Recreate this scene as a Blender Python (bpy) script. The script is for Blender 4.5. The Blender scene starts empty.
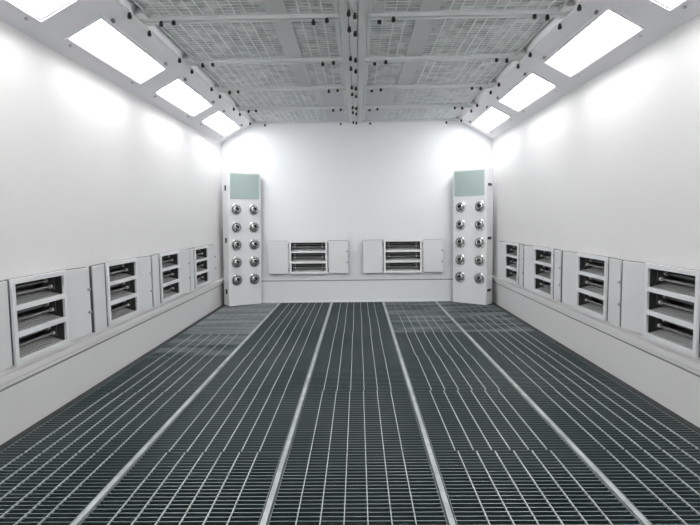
import bpy, bmesh, math, random
from mathutils import Matrix, Vector

SC = bpy.context.scene
COL = SC.collection

# ------------------------------------------------------------------ materials
def principled(name, color, rough=0.5, metal=0.0, spec=0.5):
    m = bpy.data.materials.new(name); m.use_nodes = True
    b = m.node_tree.nodes['Principled BSDF']
    b.inputs['Base Color'].default_value = (*color, 1)
    b.inputs['Roughness'].default_value = rough
    b.inputs['Metallic'].default_value = metal
    b.inputs['Specular IOR Level'].default_value = spec
    return m

def noisy(name, c1, c2, scale, rough=0.5, metal=0.0, lo=0.35, hi=0.65, stretch=(1, 1, 1), rough2=None, spec=0.5, world=False):
    m = principled(name, c1, rough, metal, spec)
    nt = m.node_tree; n = nt.nodes; l = nt.links
    if world:
        geo = n.new('ShaderNodeNewGeometry'); vec = geo.outputs['Position']
    else:
        tc = n.new('ShaderNodeTexCoord'); vec = tc.outputs['Object']
    mp = n.new('ShaderNodeMapping'); mp.inputs['Scale'].default_value = stretch
    nz = n.new('ShaderNodeTexNoise'); nz.inputs['Scale'].default_value = scale; nz.inputs['Detail'].default_value = 4
    rp = n.new('ShaderNodeValToRGB')
    rp.color_ramp.elements[0].position = lo; rp.color_ramp.elements[0].color = (*c1, 1)
    rp.color_ramp.elements[1].position = hi; rp.color_ramp.elements[1].color = (*c2, 1)
    l.new(vec, mp.inputs['Vector']); l.new(mp.outputs[0], nz.inputs['Vector'])
    l.new(nz.outputs['Fac'], rp.inputs['Fac']); l.new(rp.outputs['Color'], n['Principled BSDF'].inputs['Base Color'])
    return m

WALL = noisy('wall_paint_warm_cast', (0.82, 0.805, 0.80), (0.845, 0.83, 0.825), 0.8, rough=0.42, world=True, spec=0.35)  # white paint with the warm cast of the light put into its colour
WALLB = noisy('wall_paint_cool_cast', (0.795, 0.81, 0.82), (0.82, 0.835, 0.845), 0.8, rough=0.42, world=True, spec=0.35)  # same white, tinted cool for the light's cast on the back wall
CHAM = principled('chamfer_paint', (0.87, 0.86, 0.885), 0.5, spec=0.3)
WHITE = principled('white_enamel', (0.82, 0.825, 0.83), 0.35)
DOORW = principled('door_enamel', (0.76, 0.765, 0.765), 0.38)
CEILG = principled('ceiling_frame_paint', (0.68, 0.70, 0.695), 0.5, spec=0.3)
COVER = principled('cover_plate_paint', (0.56, 0.57, 0.60), 0.55, spec=0.3)
MAT = noisy('filter_fleece', (0.46, 0.485, 0.48), (0.78, 0.805, 0.80), 9.0, rough=0.95, spec=0.05, world=True)
WIRE = principled('galvanised_wire', (0.84, 0.855, 0.855), 0.4, 0.0)
ALU = principled('bright_aluminium', (0.92, 0.92, 0.93), 0.3, 1.0)
JOINT = principled('filter_joint_paint', (0.60, 0.62, 0.615), 0.6, spec=0.2)
BLACK = principled('black_plastic', (0.012, 0.012, 0.013), 0.4)
CLIPG = principled('grey_clip', (0.22, 0.22, 0.23), 0.45)
CLIPW = principled('pale_clip', (0.55, 0.55, 0.57), 0.45)
BARS = noisy('dull_grating_steel', (0.026, 0.041, 0.040), (0.052, 0.066, 0.065), 1.3, rough=0.5, metal=0.0, stretch=(1, 0.6, 1), world=True)
BTOP = noisy('pale_grating_top', (0.085, 0.135, 0.132), (0.26, 0.30, 0.297), 0.9, rough=0.5, stretch=(1, 0.6, 1), world=True)  # paler colour for the tops of the grating bars
DUST = noisy('dusty_grating_steel', (0.16, 0.19, 0.19), (0.40, 0.43, 0.43), 2.2, rough=0.7, stretch=(0.35, 3.0, 1), world=True)
DUST2 = noisy('lightly_dusted_grating_steel', (0.06, 0.085, 0.085), (0.26, 0.285, 0.285), 2.0, rough=0.7, stretch=(0.5, 2.4, 1), world=True)
RODM = principled('bright_rod_steel', (0.36, 0.40, 0.39), 0.4, 0.0)
RODD = principled('dusty_rod_steel', (0.22, 0.24, 0.24), 0.6, 0.0)
BANDM = principled('band_steel', (0.13, 0.15, 0.15), 0.5, 0.0)
RAILM = noisy('rail_steel', (0.26, 0.285, 0.28), (0.40, 0.43, 0.42), 9.0, rough=0.42, world=True)
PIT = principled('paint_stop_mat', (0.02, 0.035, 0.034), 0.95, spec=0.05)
DARKS = principled('dark_edge_steel', (0.020, 0.023, 0.023), 0.6)
TEAL = None
CHROME = principled('chrome', (0.80, 0.81, 0.81), 0.22, 1.0)
DCHR2 = principled('dark_reflector', (0.13, 0.13, 0.13), 0.3, 1.0)  # dark even metal for the heater reflector
DCHR = principled('dark_chrome', (0.40, 0.40, 0.40), 0.25, 1.0)
INNER = principled('heater_interior_steel', (0.10, 0.10, 0.10), 0.45, 0.6)
REFL = noisy('reflector_steel', (0.52, 0.52, 0.515), (0.70, 0.70, 0.69), 60, rough=0.4, metal=0.0, stretch=(1, 6, 6))
TUBE = principled('quartz_tube', (0.30, 0.30, 0.30), 0.15, 0.3)
RIM = principled('dark_grey_rim', (0.14, 0.14, 0.145), 0.7)  # dark grey of the strips behind the heater doors
SHADE = principled('shade_line_grey', (0.30, 0.30, 0.305), 0.6)  # grey that paints the shadow lines low on the walls
CASE = principled('casing_steel', (0.16, 0.16, 0.165), 0.5)
SOCK = principled('ceramic_socket', (0.66, 0.65, 0.62), 0.3)
STEEL = principled('steel_hardware', (0.45, 0.45, 0.45), 0.35, 0.7)

def teal_screen():
    m = principled('teal_screen', (0.30, 0.42, 0.385), 0.55)
    nt = m.node_tree; n = nt.nodes; l = nt.links
    tc = n.new('ShaderNodeTexCoord'); mp = n.new('ShaderNodeMapping'); mp.inputs['Scale'].default_value = (110, 110, 110)
    vo = n.new('ShaderNodeTexVoronoi'); vo.inputs['Scale'].default_value = 1; vo.inputs['Randomness'].default_value = 0
    rp = n.new('ShaderNodeValToRGB')
    rp.color_ramp.elements[0].position = .25; rp.color_ramp.elements[0].color = (0.27, 0.35, 0.325, 1)
    rp.color_ramp.elements[1].position = .4; rp.color_ramp.elements[1].color = (0.41, 0.505, 0.475, 1)
    l.new(tc.outputs['Object'], mp.inputs['Vector']); l.new(mp.outputs[0], vo.inputs['Vector'])
    l.new(vo.outputs['Distance'], rp.inputs['Fac']); l.new(rp.outputs[0], n['Principled BSDF'].inputs['Base Color'])
    return m
TEAL = teal_screen()

def lamp_material(strength):
    m = bpy.data.materials.new('lit_diffuser'); m.use_nodes = True
    nt = m.node_tree; nt.nodes.clear()
    e = nt.nodes.new('ShaderNodeEmission'); o = nt.nodes.new('ShaderNodeOutputMaterial')
    e.inputs['Color'].default_value = (0.985, 0.99, 1.0, 1); e.inputs['Strength'].default_value = strength
    nt.links.new(e.outputs[0], o.inputs[0])
    return m
LIT = lamp_material(21.0)

# ------------------------------------------------------------------ mesh helper
class MB:
    def __init__(s): s.v = []; s.f = []; s.sm = []
    def add(s, vs, fs, M=None, smooth=False):
        b = len(s.v)
        s.v += [tuple(M @ Vector(p)) if M is not None else tuple(p) for p in vs]
        s.f += [tuple(b + i for i in f) for f in fs]; s.sm += [smooth] * len(fs)
        return s
    def box(s, x0, x1, y0, y1, z0, z1, M=None):
        vs = [(x, y, z) for z in (z0, z1) for y in (y0, y1) for x in (x0, x1)]
        return s.add(vs, [(0, 2, 3, 1), (4, 5, 7, 6), (0, 1, 5, 4), (2, 6, 7, 3), (0, 4, 6, 2), (1, 3, 7, 5)], M)
    def bbox(s, x0, x1, y0, y1, z0, z1, r, M=None):       # box with all edges cut
        bm = bmesh.new()
        bmesh.ops.create_cube(bm, size=1)
        for v in bm.verts:
            v.co = Vector(((x0 + x1) / 2 + v.co.x * (x1 - x0), (y0 + y1) / 2 + v.co.y * (y1 - y0), (z0 + z1) / 2 + v.co.z * (z1 - z0)))
        bmesh.ops.bevel(bm, geom=bm.edges[:], offset=r, segments=2, affect='EDGES', profile=0.5)
        bm.verts.index_update()
        s.add([v.co.copy() for v in bm.verts], [[v.index for v in f.verts] for f in bm.faces], M)
        bm.free(); return s
    def prism(s, poly, z0, z1):                            # poly counter-clockwise
        n = len(poly)
        vs = [(x, y, z0) for x, y in poly] + [(x, y, z1) for x, y in poly]
        fs = [tuple(range(n))[::-1], tuple(range(n, 2 * n))] + [(i, (i + 1) % n, n + (i + 1) % n, n + i) for i in range(n)]
        return s.add(vs, fs)
    def lathe(s, prof, seg=24, M=None):                    # prof: (radius, height) about local z
        vs = []; fs = []
        for r, h in prof:
            vs += [(r * math.cos(2 * math.pi * k / seg), r * math.sin(2 * math.pi * k / seg), h) for k in range(seg)]
        for i in range(len(prof) - 1):
            for k in range(seg):
                a = i * seg + k; b = i * seg + (k + 1) % seg
                fs.append((a, b, b + seg, a + seg))
        fs.append(tuple(range(seg))[::-1]); fs.append(tuple(range((len(prof) - 1) * seg, len(prof) * seg)))
        return s.add(vs, fs, M, True)
    def cyl(s, p, q, r, seg=10):
        p = Vector(p); q = Vector(q); d = q - p
        M = Matrix.Translation(p) @ d.to_track_quat('Z', 'Y').to_matrix().to_4x4()
        return s.lathe([(r, 0), (r, d.length)], seg, M)
    def build(s, name, mat, parent=None):
        me = bpy.data.meshes.new(name); me.from_pydata(s.v, [], s.f)
        me.polygons.foreach_set('use_smooth', s.sm); me.materials.append(mat); me.update()
        bm = bmesh.new(); bm.from_mesh(me); bmesh.ops.recalc_face_normals(bm, faces=bm.faces[:]); bm.to_mesh(me); bm.free()
        if any(s.sm):
            try: me.set_sharp_from_angle(angle=math.radians(40))
            except Exception: pass
        o = bpy.data.objects.new(name, me); COL.objects.link(o)
        if parent: o.parent = parent
        return o

def thing(name, label, cat, M=None, group=None):
    o = bpy.data.objects.new(name, None); COL.objects.link(o)
    o.empty_display_size = 0.1
    if M is not None: o.matrix_world = M
    o['label'] = label; o['category'] = cat
    if group: o['group'] = group
    return o
def tag(o, label, cat, group=None):
    o['label'] = label; o['category'] = cat
    if group: o['group'] = group
    return o
def struct(o): o['kind'] = 'structure'; return o
def dup(root, M, label):
    r = root.copy(); COL.objects.link(r); r.matrix_world = M; r['label'] = label
    for ch in root.children:
        c = ch.copy(); COL.objects.link(c); c.parent = r
        for g in ch.children:
            d = g.copy(); COL.objects.link(d); d.parent = c
    return r
def T(x, y, z): return Matrix.Translation((x, y, z))
def RZ(a): return Matrix.Rotation(math.radians(a), 4, 'Z')
def child_at(o, M): o.matrix_local = M; return o

# ------------------------------------------------------------------ dimensions (metres)
XW, YB, YF = 2.0, 8.05, -1.3
ZC, ZW = 2.658, 2.396           # ceiling frame, top of the upright walls
XE = 1.52                       # where the sloped light panel meets the ceiling
HZ = 0.425                      # underside of the heaters
LEFT_Y = [3.30, 4.47, 5.622, 6.765]
RIGHT_Y = [3.362, 4.505, 5.675, 6.835]
BACK_X = [-0.725, 0.685]

# ------------------------------------------------------------------ setting
def holed_wall(name, M, a0, a1, z0, z1, centres):
    """upright wall in local x (along), y (into the wall), z; openings for the recessed heaters"""
    b = MB(); t = 0.05; hw = 0.266; h0 = HZ + 0.010; h1 = HZ + 0.490
    b.box(a0, a1, 0, t, z0, h0, M); b.box(a0, a1, 0, t, h1, z1, M)
    x = a0
    for c in sorted(centres):
        b.box(x, c - hw, 0, t, h0, h1, M); x = c + hw
    b.box(x, a1, 0, t, h0, h1, M)
    return struct(b.build(name, WALLB if name == 'wall_back' else WALL))
MLEFT = T(-XW, 0, 0) @ RZ(90)      # local x -> +Y, local y -> -X
MRIGHT = T(XW, 0, 0) @ RZ(-90)     # local x -> -Y, local y -> +X
MBACK = T(0, YB, 0)
holed_wall('wall_left', MLEFT, YF, YB, -0.4, ZW, LEFT_Y)
holed_wall('wall_right', MRIGHT, -YB, -YF, -0.4, ZW, [-y for y in RIGHT_Y])
holed_wall('wall_back', MBACK, -XW, XW, -0.4, ZC + 0.12, BACK_X)
struct(MB().box(-XW, XW, YF - 0.05, YF, -0.4, ZC + 0.12).build('wall_front', WALL))
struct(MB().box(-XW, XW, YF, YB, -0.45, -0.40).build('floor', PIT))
struct(MB().box(-XW - 0.05, XW + 0.05, YF, YB, ZC + 0.12, ZC + 0.16).build('ceiling', CEILG))
# solid floor behind the camera
struct(MB().box(-XW, XW, YF, 0.795, -0.05, 0.0).build('floor_plate', BARS))
# sloped light panels between wall and ceiling
LY = [7.25, 5.745, 4.22, 2.735, 1.20, -0.32]
S = Vector((XW - XE, 0, ZC - ZW)).normalized()
SLEN = math.hypot(XW - XE, ZC - ZW)
LA, LC = 0.580, 0.122                    # half length and half width of a light opening
XL = 1.768; SL = (XW - XL) / S.x         # light centre, and its distance up the slope
def light_matrix(side, y):
    z = ZW + SL * S.z
    if side < 0: X = Vector((0, 1, 0)); Yv = Vector((S.x, 0, S.z))
    else: X = Vector((0, -1, 0)); Yv = Vector((-S.x, 0, S.z))
    Z = X.cross(Yv)
    return Matrix(((X.x, Yv.x, Z.x, side * XL), (X.y, Yv.y, Z.y, y), (X.z, Yv.z, Z.z, z), (0, 0, 0, 1)))
for nm, sd in (('trim_1', -1), ('trim_2', 1)):
    b = MB(); M = light_matrix(sd, 0)
    h = 0.012; A, Cc = LA + 0.004, LC + 0.004
    a0, a1 = (YF, YB) if sd < 0 else (-YB, -YF)
    b.box(a0, a1, -SL - 0.004, -Cc, -h, 0, M); b.box(a0, a1, Cc, SLEN - SL, -h, 0, M)
    x = a0
    for y in sorted(y if sd < 0 else -y for y in LY):
        b.box(x, y - A, -Cc, Cc, -h, 0, M); x = y + A
    b.box(x, a1, -Cc, Cc, -h, 0, M)
    struct(b.build(nm, CHAM))
# ledge under the heaters
def ledge(name, M, a0, a1):
    b = MB()
    prof = [(0, 0.394), (-0.028, 0.388), (-0.034, 0.383), (-0.034, 0.352), (-0.012, 0.340), (-0.012, 0.318), (0, 0.310)]
    n = len(prof)
    vs = [(a0, y, z) for y, z in prof] + [(a1, y, z) for y, z in prof]
    b.add(vs, [tuple(range(n)), tuple(range(n, 2 * n))[::-1]] + [(i, n + i, n + (i + 1) % n, (i + 1) % n) for i in range(n)], M)
    return struct(b.build(name, WALL))
ledge('trim_3', MLEFT, YF, YB - 0.02)
ledge('trim_4', MRIGHT, -YB + 0.02, -YF)
b = MB()
b.box(-XW, XW, YB - 0.003, YB, 0.324, 0.339).build('shade_line_back', SHADE)['kind'] = 'structure'  # painted shadow line across the back wall, as a thin dark strip
b = MB().box(-XW, XW, YB - 0.010, YB, 0.0, 0.022); struct(b.build('baseboard_back', WHITE))
for nm, M, a0, a1, z in (('shade_line_left', MLEFT, YF, YB - 0.02, 0.300), ('shade_line_right', MRIGHT, -YB + 0.02, -YF, 0.300)):
    struct(MB().box(a0, a1, -0.0015, 0, z, z + 0.010, M).build(nm, SHADE))  # thin dark strip painting the shadow below the ledge
# dark steel angle the outer gratings rest on
for nm, s in (('baseboard_left', -1), ('baseboard_right', 1)):
    b = MB(); x0, x1 = sorted((s * XW, s * (XW - 0.042)))
    b.box(x0, x1, YF, YB, -0.05, 0.004)
    xa, xb = sorted((s * (XW - 0.042), s * (XW - 0.047))); b.box(xa, xb, YF, YB, -0.05, 0.006)
    struct(b.build(nm, DARKS))

# ------------------------------------------------------------------ floor: rails and gratings
RAILX = [-1.167, -0.385, 0.388, 1.172]
NTH = ['first', 'second', 'third', 'fourth', 'fifth']
for i, x in enumerate(RAILX):
    r = thing('floor_rail', 'pale steel rail between floor gratings, %s counted from the left wall' % NTH[i], 'floor rail', T(x, 0.8, 0), 'long rails between the floor gratings')
    MB().bbox(-0.0125, 0.0125, 0, YB - 0.8 - 0.003, -0.012, 0.006, 0.002).build('top_flange', RAILM, r)
    MB().box(-0.005, 0.005, 0, YB - 0.8 - 0.003, -0.399, -0.012).build('web', DARKS, r)

COLS = [(-XW + 0.049, RAILX[0] - 0.018), (RAILX[0] + 0.018, RAILX[1] - 0.018), (RAILX[1] + 0.018, RAILX[2] - 0.018), (RAILX[2] + 0.018, RAILX[3] - 0.018), (RAILX[3] + 0.018, XW - 0.049)]
COLN = ['column along left wall', 'second column from left wall', 'middle column', 'second column from right wall', 'column along right wall']
ROWS = [(0.80, 1.796), (1.80, 2.80), (2.806, 3.823), (3.829, 4.828), (4.834, 5.838), (5.844, 6.848), (6.854, YB - 0.012)]
ROWN = {6: 'touching the back wall', 5: 'second row from the back wall', 4: 'third row from the back wall', 3: 'fourth row from the back wall', 2: 'fifth row from the back wall', 1: 'sixth row from the back wall', 0: 'seventh row from the back wall'}
SHIFT = [[0, 0.0, 0.0, 0.004, 0.003, 0.0, 0.0], [0, -0.004, 0.002, 0.0, 0.003, 0.0, 0.002], [0, -0.003, -0.003, 0.002, 0.0, 0.004, 0.0], [0, 0.003, -0.010, 0.004, -0.004, 0.006, 0.0], [0, 0.0, -0.001, 0.004, 0.0, 0.004, 0.0]]
BAR_T, BAR_H = 0.005, 0.028
for ci, (x0, x1) in enumerate(COLS):
    for ri, (y0, y1) in enumerate(ROWS):
        cx = (x0 + x1) / 2; w = x1 - x0; L = y1 - y0
        dusty = (ri == 6 and ci in (0, 3, 4)) or (ri == 5 and ci == 0)
        film = (dusty and ci > 0) or (ri == 4 and ci == 0) or (ri == 5 and ci in (3, 4))
        g = thing('floor_grating', ('dusty grey floor grating, ' if dusty else 'lightly dusted floor grating, ' if film else 'dark steel floor grating, ') + COLN[ci] + ', ' + ROWN[ri], 'floor grating', T(cx, y0, 0), 'steel gratings of the floor')
        n = round(L / 0.0335); p = L / n
        b = MB()
        b.box(-w / 2 + 0.004, w / 2 - 0.004, 0, 0.003, -BAR_H, 0.0); b.box(-w / 2 + 0.004, w / 2 - 0.004, L - 0.003, L, -BAR_H, 0.0)
        for k in range(1, n):
            b.box(-w / 2 + 0.004, w / 2 - 0.004, k * p - BAR_T / 2, k * p + BAR_T / 2, -BAR_H, 0)
        o = b.build('bearing_bar_lattice', DUST2 if film else DUST if dusty else BARS, g)
        if not dusty and not film:                                   # upward faces get the paler colour
            o.data.materials.append(BTOP)
            for pf in o.data.polygons:
                if pf.normal.z > 0.5: pf.material_index = 1
        e1 = MB().box(-0.002, 0.002, 0, L, -BAR_H, 0.001).build('edge_band', BANDM, g); e1.location = (-w / 2 + 0.002, 0, 0)
        e2 = e1.copy(); COL.objects.link(e2); e2.parent = g; e2.location = (w / 2 - 0.002, 0, 0)
        off = {0: 0.005, 1: 0.0, 2: -0.003, 3: 0.002, 4: 0.004}[ci] + SHIFT[ci][ri]
        rod = None
        for k in range(6):
            xr = (k - 2.5) * 0.0985 + off
            if rod is None:
                rod = MB().box(-0.0023, 0.0023, 0.005, L - 0.005, -0.006, 0.0035).build('cross_rod', RODD if dusty else RODM, g); o = rod
            else:
                o = rod.copy(); COL.objects.link(o); o.parent = g
            o.location = (xr, 0, 0)

# ------------------------------------------------------------------ infrared heaters
def make_heater(M, label, group, D=0.262, ang=8):
    t = thing('infrared_heater', label, 'heater', M, group)
    # local: x along the wall, y into the wall, z up from the underside
    b = MB(); W = 0.262
    b.box(-W, W, 0.125, 0.130, 0.014, 0.486); b.box(-W, -W + 0.004, -0.028, 0.125, 0.014, 0.486); b.box(W - 0.004, W, -0.028, 0.125, 0.014, 0.486)
    b.box(-W + 0.004, W - 0.004, -0.028, 0.125, 0.014, 0.018); b.box(-W + 0.004, W - 0.004, -0.028, 0.125, 0.482, 0.486)
    b.build('housing', INNER, t)
    # white front frame with its two cross pieces and its sides back to the wall
    F = 0.285; b = MB(); y0, y1 = -0.046, -0.030
    b.box(-F, -F + 0.030, y0, y1, 0, 0.5); b.box(F - 0.030, F, y0, y1, 0, 0.5)
    zs = [(0, 0.032), (0.157, 0.189), (0.314, 0.344), (0.469, 0.5)]
    for a, c in zs: b.box(-F + 0.030, F - 0.030, y0, y1, a, c)
    b.build('front_frame', WHITE, t)
    b = MB(); F2 = F - 0.001
    b.box(-F2, -F2 + 0.004, y1, -0.001, 0.001, 0.499); b.box(F2 - 0.004, F2, y1, -0.001, 0.001, 0.499)
    b.box(-F2 + 0.004, F2 - 0.004, y1, -0.001, 0.001, 0.005); b.box(-F2 + 0.004, F2 - 0.004, y1, -0.001, 0.495, 0.499)
    b.build('side_casing', CASE, t)
    # ridged reflector on the back of the recess
    b = MB(); vs = []; n = 24
    for k in range(n + 1):
        z = 0.022 + 0.456 * k / n; y = 0.116 - (0.010 if k % 2 else 0)
        vs += [(-0.256, y, z), (0.256, y, z)]
    b.add(vs, [(2 * k, 2 * k + 1, 2 * k + 3, 2 * k + 2) for k in range(n)])
    b.build('back_reflector', DCHR2, t)
    for zf in (0.032, 0.189, 0.344):
        # sloping tray with rolled wire pattern
        tr = MB()
        vs = [(-0.255, -0.030, zf - 0.004), (0.255, -0.030, zf - 0.004), (0.255, 0.104, zf + 0.036), (-0.255, 0.104, zf + 0.036)]
        tr.add(vs + [(x, y, z - 0.003) for x, y, z in vs], [(0, 1, 2, 3), (7, 6, 5, 4), (0, 4, 5, 1), (1, 5, 6, 2), (2, 6, 7, 3), (3, 7, 4, 0)])
        tr.build('reflector_tray', REFL, t)
        g = MB()
        for k in range(13):
            x = -0.234 + k * 0.039
            g.cyl((x, -0.026, zf + 0.001), (x, 0.103, zf + 0.0385), 0.0012, 6)
        for q in (0.2, 0.5, 0.8):
            g.cyl((-0.25, -0.030 + q * 0.14, zf + q * 0.0415), (0.25, -0.030 + q * 0.14, zf + q * 0.0415), 0.0012, 6)
        g.build('wire_mesh', STEEL, t)
        for sx in (-1, 1):
            br = MB()
            x = sx * 0.222
            br.bbox(x - 0.006, x + 0.006, 0.000, 0.080, zf + 0.034, zf + 0.114, 0.002)
            br.build('tube_bracket', INNER, t)
        for (ty, tz) in ((0.020, 0.056), (0.050, 0.092)):
            tb = MB().cyl((-0.205, ty, zf + tz), (0.205, ty, zf + tz), 0.0085, 14).build('heating_tube', TUBE, t)
            for sx in (-1, 1):
                MB().cyl((sx * 0.197, ty, zf + tz), (sx * 0.238, ty, zf + tz), 0.0125, 12).build('socket', SOCK, tb)
    for sx in (-1, 1):
        d = MB()
        # pan-shaped door, folded back against the wall
        xa, xb = (0, D) if sx > 0 else (-D, 0)
        d.bbox(xa, xb, -0.010, 0, 0.006, 0.494, 0.002)
        do = d.build('door', DOORW, t)
        do.location = (sx * (F + 0.014), -0.020, 0); do.rotation_euler = (0, 0, -sx * math.radians(ang))
        q = MB(); q0, q1 = xa + 0.002, xb - 0.002; d1 = 0.020
        q.box(q0, q0 + 0.006, 0.0003, d1, 0.004, 0.492); q.box(q1 - 0.006, q1, 0.0003, d1, 0.004, 0.492)
        q.box(q0 + 0.006, q1 - 0.006, 0.0003, d1, 0.004, 0.010); q.box(q0 + 0.006, q1 - 0.006, 0.0003, d1, 0.486, 0.498)
        q.build('door_rim', RIM, do)  # dark grey strips round the rear of the door leaf
        for hz in (0.06, 0.43):
            MB().cyl((sx * 0.0, -0.013, hz - 0.022), (sx * 0.0, -0.013, hz + 0.022), 0.004, 8).build('hinge', CLIPG, do)
        if sx > 0:
            for lz in (0.17, 0.335):
                MB().bbox(D - 0.030, D + 0.004, -0.017, -0.009, lz - 0.010, lz + 0.010, 0.003).build('latch', STEEL, do)
    return t
HG = 'infrared heaters in the booth walls'
hl = ['white infrared heater with open doors, largest of the four on the left wall, its door cut off by the picture edge',
      'white infrared heater with open doors, third from the left corner tower on the left wall',
      'white infrared heater with open doors, second from the left corner tower on the left wall',
      'white infrared heater with open doors on the left wall, beside the left corner tower']
hr = [x.replace('left wall', 'right wall').replace('left corner', 'right corner') for x in hl]
hr[0] = 'white infrared heater on the right wall, largest of four, cut by picture edge'
hl[0] = 'white infrared heater on the left wall, largest of four, one door cut by picture edge'
h0 = make_heater(T(-XW, LEFT_Y[0], HZ) @ RZ(90), hl[0], HG)
for y, l in list(zip(LEFT_Y, hl))[1:]: dup(h0, T(-XW, y, HZ) @ RZ(90), l)
for y, l in zip(RIGHT_Y, hr): dup(h0, T(XW, y, HZ) @ RZ(-90), l)
hb = make_heater(T(BACK_X[0], YB, HZ + 0.012), 'white infrared heater with open doors on the back wall, beside the left tower', HG, 0.299, 7)
dup(hb, T(BACK_X[1], YB, HZ + 0.012), 'white infrared heater with open doors on the back wall, beside the right tower')

# ------------------------------------------------------------------ corner blower towers
def tower(s, A, B, C, label):
    """A: near bottom corner of the front, B: far corner of the front (towards the back wall), C: far corner of the side"""
    A = Vector(A); B = Vector(B); C = Vector(C)
    d = (B - A).normalized(); w = (B - A).length; sh = 0.010 if s < 0 else 0.0
    nrm = Vector((d.y, -d.x)) if s < 0 else Vector((-d.y, d.x))      # outwards, into the room
    t = thing('blower_tower', label, 'blower tower', T(A.x, A.y, 0.004 if s < 0 else 0) @ Matrix.Rotation(math.radians(0.95 if s < 0 else 0), 4, 'Y'), 'corner blower towers')
    H = 1.935
    inn = -nrm
    poly = [Vector((0, 0)), B - A, B - A + inn * 0.10, Vector((-s * 0.0, 0)) + (C - A) + d * 0.13, C - A]
    P = [(p.x, p.y) for p in poly]
    if s > 0: P = P[::-1]
    MB().prism(P, 0.012, H).build('body', WHITE, t)
    # door line frame of the front
    ux = Vector((d.x, d.y, 0)); up = Vector((0, 0, 1)); out = Vector((nrm.x, nrm.y, 0))
    # local frame on the front: x to the viewer's right, y up, z out of the face
    def face(u, z):
        X = ux if s < 0 else -ux
        M = Matrix((( X.x, 0, out.x, ux.x * u), (X.y, 0, out.y, ux.y * u), (0, 1, 0, z), (0, 0, 0, 1)))
        return M
    # teal outlet screen with a notched edge
    u0, u1 = (0.032, w - 0.026) if s < 0 else (0.045, w - 0.020)
    o = MB().bbox(-(u1 - u0) / 2, (u1 - u0) / 2, -0.1775, 0.1775, 0, 0.006, 0.002)
    for k in range(9):
        z = -0.155 + k * 0.039
        o.box((u1 - u0) / 2 - 0.002, (u1 - u0) / 2 + 0.009, z - 0.007, z + 0.007, 0, 0.004)
    child_at(o.build('outlet_screen', TEAL, t), face((u0 + u1) / 2, 1.733))
    ring = ball = None
    for row in range(5):
        for u in (0.108 + sh, w - 0.117 + sh):
            M = face(u, 1.400 - row * 0.2535)
            if ring is None:
                ring = MB().lathe([(0.083, 0), (0.083, 0.006), (0.077, 0.013), (0.068, 0.013), (0.060, 0.004), (0.057, 0.0025)], 28).build('air_nozzle', CHROME, t)
                bb = MB().lathe([(0.056, 0.003), (0.055, 0.013), (0.050, 0.026), (0.041, 0.035), (0.030, 0.040), (0.027, 0.040), (0.025, 0.018), (0.0245, 0.010)], 28, Matrix.Rotation(math.radians(-14), 4, 'X') @ Matrix.Rotation(math.radians(8), 4, 'Y'))
                ball = bb.build('nozzle_ball', DCHR, ring)
                hub = MB().lathe([(0.0252, 0.0105), (0.0252, 0.0125)], 20, Matrix.Rotation(math.radians(-14), 4, 'X') @ Matrix.Rotation(math.radians(8), 4, 'Y')).build('nozzle_bore', BLACK, ring)
                o = ring
            else:
                o = ring.copy(); COL.objects.link(o); o.parent = t
                for g in (ball, hub):
                    c = g.copy(); COL.objects.link(c); c.parent = o
            child_at(o, M)
    # latches on the narrow side
    sd = (C - A).normalized(); so = Vector((sd.y, -sd.x)); so = so if so.dot(d) < 0 else -so
    for z in (0.217, 0.957, 1.707):
        c = sd * 0.085
        M = Matrix(((sd.x, 0, so.x, c.x), (sd.y, 0, so.y, c.y), (0, 1, 0, z), (0, 0, 0, 1)))
        l = MB().bbox(-0.018, 0.018, -0.036, 0.036, 0, 0.014, 0.004) if s < 0 else MB().bbox(-0.055, 0.055, -0.018, 0.018, 0, 0.014, 0.004)
        child_at(l.build('latch', BLACK, t), M)
tower(-1, (-1.841, 7.647), (-1.432, 7.935), (-1.962, 7.820), 'white blower tower with teal screen and ten chrome nozzles standing in the left back corner')
tower(1, (1.818, 7.560), (1.412, 7.905), (1.945, 7.730), 'white blower tower with teal screen and ten chrome nozzles standing in the right back corner')

# ------------------------------------------------------------------ lights in the sloped panels
def make_light(M, label):
    t = thing('ceiling_light', label, 'ceiling light', M, 'lit panels along the sloped ceiling edges')
    a, c, dp = LA, LC, 0.060
    MB().box(-a + 0.003, a - 0.003, -c + 0.003, c - 0.003, -dp, -dp + 0.003).build('diffuser', LIT, t)
    f = MB()
    f.box(-a, a, c - 0.002, c, -dp, 0.001); f.box(-a, a, -c, -c + 0.002, -dp, 0.001)
    f.box(-a, -a + 0.002, -c + 0.002, c - 0.002, -dp, 0.001); f.box(a - 0.002, a, -c + 0.002, c - 0.002, -dp, 0.001)
    f.box(-a, a, -c, c, -dp - 0.004, -dp - 0.001)
    f.build('housing', WHITE, t)
    f = MB(); e = 0.022; a += 0.010; c += 0.008
    f.bbox(-a - e, a + e, c, c + e, 0.0005, 0.011, 0.002); f.bbox(-a - e, a + e, -c - e, -c, 0.0005, 0.011, 0.002)
    f.bbox(-a - e, -a, -c, c, 0.0005, 0.011, 0.002); f.bbox(a, a + e, -c, c, 0.0005, 0.011, 0.002)
    f.build('frame', CHAM, t)
    for x in (-0.50, 0.50):
        MB().lathe([(0.013, 0.0005), (0.013, 0.018), (0.009, 0.024)], 12, T(x, c + e + 0.016, 0)).build('clip', CLIPG, t)
        MB().lathe([(0.011, 0.0005), (0.011, 0.008), (0.008, 0.012)], 12, T(x, -c - e - 0.016, 0)).build('clip', CLIPW, t)
    return t
LN = ['next to the back wall', 'second from the back wall', 'third from the back wall', 'fourth from the back wall', 'fifth from the back wall', 'sixth from the back wall']
l0 = None
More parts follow.
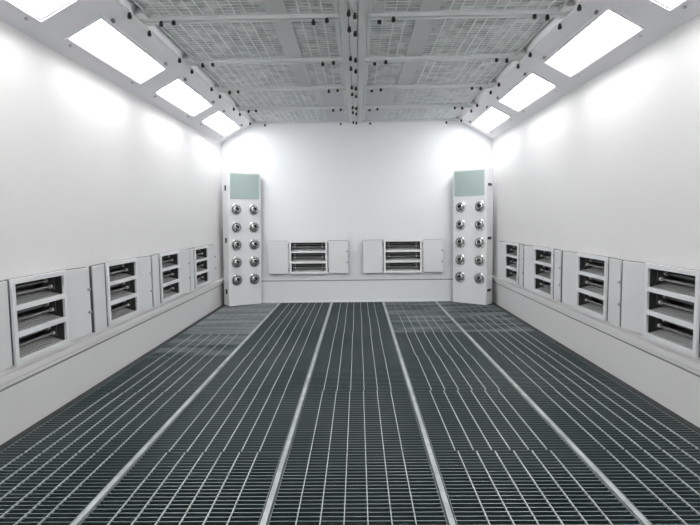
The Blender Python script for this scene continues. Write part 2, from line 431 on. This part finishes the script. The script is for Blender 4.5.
for side, wn in ((-1, 'left'), (1, 'right')):
    for y, n in zip(LY, LN):
        lab = 'glowing light panel in slope over %s wall, %s' % (wn, n)
        if l0 is None: l0 = make_light(light_matrix(side, y), lab)
        else: dup(l0, light_matrix(side, y), lab)

# ------------------------------------------------------------------ ceiling frame: beams, centre rail, edge rails, filters
E = [0.835 + 1.03 * k for k in range(8)]
knob_mesh = [None]
def knob(parent, x, y, z):
    if knob_mesh[0] is None:
        o = MB().lathe([(0.010, 0), (0.010, -0.012), (0.0145, -0.014), (0.0145, -0.034), (0.011, -0.038)], 14).build('knob', BLACK, parent)
        knob_mesh[0] = o.data
    else:
        o = bpy.data.objects.new('knob', knob_mesh[0]); COL.objects.link(o); o.parent = parent
    o.location = (x, y, z)
BN = {7: 'along the top of the back wall', 6: 'second from the back wall', 5: 'third from the back wall', 4: 'fourth from the back wall', 3: 'fifth from the back wall', 2: 'sixth from the back wall', 1: 'seventh from the back wall', 0: 'eighth from the back wall'}
for s, wn in ((-1, 'left'), (1, 'right')):
    for k, y in enumerate(E):
        t = thing('ceiling_beam', 'grey knobbed ceiling beam, %s half, %s' % (wn, BN[k]), 'ceiling beam', T(s * 0.8, y, ZC), 'cross beams of the filter ceiling')
        y1 = 0.04 if k < 7 else YB - y - 0.001
        b = MB()
        xa, xb = (-0.698, 0.698)
        b.box(xa, xb, -0.04, y1, 0.002, 0.115)
        b.box(xa, xb, -0.04, -0.034, -0.006, 0.002)
        if k < 7: b.box(xa, xb, 0.012, 0.018, -0.010, 0.002)
        b.build('bar', CEILG, t)
        if k >= 2:
            if k < 7:
                pts = [(0.185, -0.020 if s < 0 else 0.022), (0.283, 0.018 if s < 0 else -0.014), (1.265, -0.028), (1.365, 0.004)]
            else:
                pts = [(0.215, -0.030), (1.33, -0.012)]
            for x, dy in pts: knob(t, s * (x - 0.8), dy, 0.002)
t = thing('ceiling_rail', 'grey ceiling rail with black knobs down the middle of the ceiling', 'ceiling rail', T(0, 0.8, ZC))
L = YB - 0.8 - 0.002
MB().box(-0.1, -0.034, 0, L, 0, 0.115).build('flange', CEILG, t); MB().box(0.034, 0.1, 0, L, 0, 0.115).build('flange', CEILG, t)
MB().box(-0.029, 0.029, 0, L, -0.006, 0.115).build('cap_strip', CEILG, t)
for k in range(2, 8):
    for x, dy in ((-0.030, -0.155), (0.013, -0.105), (-0.030, 0.155), (0.013, 0.25)):
        y = E[k] + dy
        if y < YB - 0.03: knob(t, x, y - 0.8, -0.0055)
for s, wn in ((-1, 'left'), (1, 'right')):
    t = thing('ceiling_rail', 'white rail with black knobs between ceiling and slope over the %s wall' % wn, 'ceiling rail', T(s * 1.515, 0.8, ZC), None)
    x0, x1 = (-0.013, 0.013)
    MB().box(x0, x1, 0, L, -0.004, 0.115).build('bar', WHITE, t)
    for k in range(2, 8):
        for dy in (-0.175, 0.175):
            y = E[k] + dy
            if y < YB - 0.03: knob(t, 0, y - 0.8, -0.004)
struct(MB().box(-XE, XE, YF, 0.79, ZC, ZC + 0.02).build('ceiling_plate', CEILG))

rnd = random.Random(7)
def filt(s, k):
    wn = 'left' if s < 0 else 'right'
    y0, y1 = E[k] + 0.042, E[k + 1] - 0.042
    n = 7 - k
    nm = ['next to the back wall', 'second from the back wall', 'third from the back wall', 'fourth from the back wall', 'fifth from the back wall', 'sixth from the back wall', 'seventh from the back wall'][n - 1]
    t = thing('ceiling_filter', 'grey wire-covered ceiling filter, %s half, %s' % (wn, nm), 'ceiling filter', T(0, y0, ZC + 0.018), 'filters of the ceiling')
    L = y1 - y0
    def bx(b, xa, xb, ya, yb, za, zb):
        a, c = sorted((s * xa, s * xb)); b.box(a, c, ya, yb, za, zb)
    sections = [(0.135, 0.455), (0.595, 1.420)] if k < 5 else [(0.46, 1.420)]
    f = MB()
    bx(f, 0.104, 0.135, 0, L, 0, 0.02); bx(f, 1.420, 1.435, 0, L, 0, 0.02)
    bx(f, 0.135, 1.420, 0, 0.02, 0, 0.02); bx(f, 0.135, 1.420, L - 0.02, L, 0, 0.02)
    f.build('frame', CEILG, t)
    fl = MB(); p = [(1.4995, -0.018), (1.463, 0.042), (1.468, 0.042), (1.5005, -0.012)]; n4 = 4
    ya, yb = 0.05, L - 0.10
    fl.add([(s * x, ya, z) for x, z in p] + [(s * x, yb, z) for x, z in p], [(0, 1, 2, 3), (7, 6, 5, 4)] + [(i, 4 + i, 4 + (i + 1) % 4, (i + 1) % 4) for i in range(4)])
    fl.build('edge_flange', ALU, t)
    eb = MB(); bx(eb, 1.435, 1.4995, 0, 0.05, -0.016, 0.02); eb.build('edge_plate', CEILG, t); eb = MB(); bx(eb, 1.435, 1.4995, L - 0.10, L, -0.016, 0.02); eb.build('edge_plate', CEILG, t)
    st = MB()
    if k < 5:
        bx(st, 0.455, 0.595, 0.02, L - 0.02, 0.0, 0.015); st.build('joint_strip', JOINT, t)
    else:
        bx(st, 0.395, 0.46, 0.02, L - 0.02, -0.006, 0.015); st.build('joint_strip', JOINT, t)
        c = MB(); bx(c, 0.135, 0.395, 0.02, L - 0.02, 0.0, 0.015); c.build('cover_plate', COVER, t)
    for xa, xb in sections:
        m = MB(); bx(m, xa, xb, 0.02, L - 0.02, 0.018, 0.030); m.build('filter_mat', MAT, t)
        w = MB()
        nx = max(2, round((xb - xa) / 0.075)); ny = 18
        for i in range(1, nx):
            x = xa + (xb - xa) * i / nx
            r = rnd.choice((0.0014, 0.002, 0.0032, 0.0045))
            bx(w, x - r, x + r, 0.02, L - 0.02, 0.0005, 0.005)
        for j in range(1, ny):
            y = 0.02 + (L - 0.04) * j / ny
            bx(w, xa, xb, y - 0.0015, y + 0.0015, 0.005, 0.0085)
        w.build('wire_mesh', WIRE, t)
for k in range(0, 7):
    for s in (-1, 1): filt(s, k)

# ------------------------------------------------------------------ camera
def cam():
    f, p, y, r, cx, ch = 538.4748, 4.5738, -0.8558, -0.6873, 0.0153, 1.2426
    p, y, r = map(math.radians, (p, y, r))
    fw = Vector((math.sin(y) * math.cos(p), math.cos(y) * math.cos(p), -math.sin(p)))
    rt = Vector((math.cos(y), -math.sin(y), 0)); up = rt.cross(fw)
    r2 = math.cos(r) * rt + math.sin(r) * up; u2 = -math.sin(r) * rt + math.cos(r) * up
    c = bpy.data.cameras.new('camera'); c.sensor_width = 36; c.sensor_fit = 'HORIZONTAL'; c.lens = 36 * f / 700
    c.clip_start = 0.05; c.clip_end = 60
    o = bpy.data.objects.new('camera', c); COL.objects.link(o)
    b = -fw
    o.matrix_world = Matrix(((r2.x, u2.x, b.x, cx), (r2.y, u2.y, b.y, 0), (r2.z, u2.z, b.z, ch), (0, 0, 0, 1)))
    SC.camera = o
cam()

w = bpy.data.worlds.new('world'); SC.world = w; w.use_nodes = True
w.node_tree.nodes['Background'].inputs[0].default_value = (0.02, 0.02, 0.02, 1)
w.node_tree.nodes['Background'].inputs[1].default_value = 0.1

SC.view_settings.view_transform = 'Standard'; SC.view_settings.look = 'None'
SC.view_settings.exposure = 0.0; SC.view_settings.gamma = 1.0; SC.view_settings.use_curve_mapping = False
SC.cycles.max_bounces = 12; SC.cycles.diffuse_bounces = 8; SC.cycles.glossy_bounces = 4
SC.cycles.caustics_reflective = False; SC.cycles.caustics_refractive = False
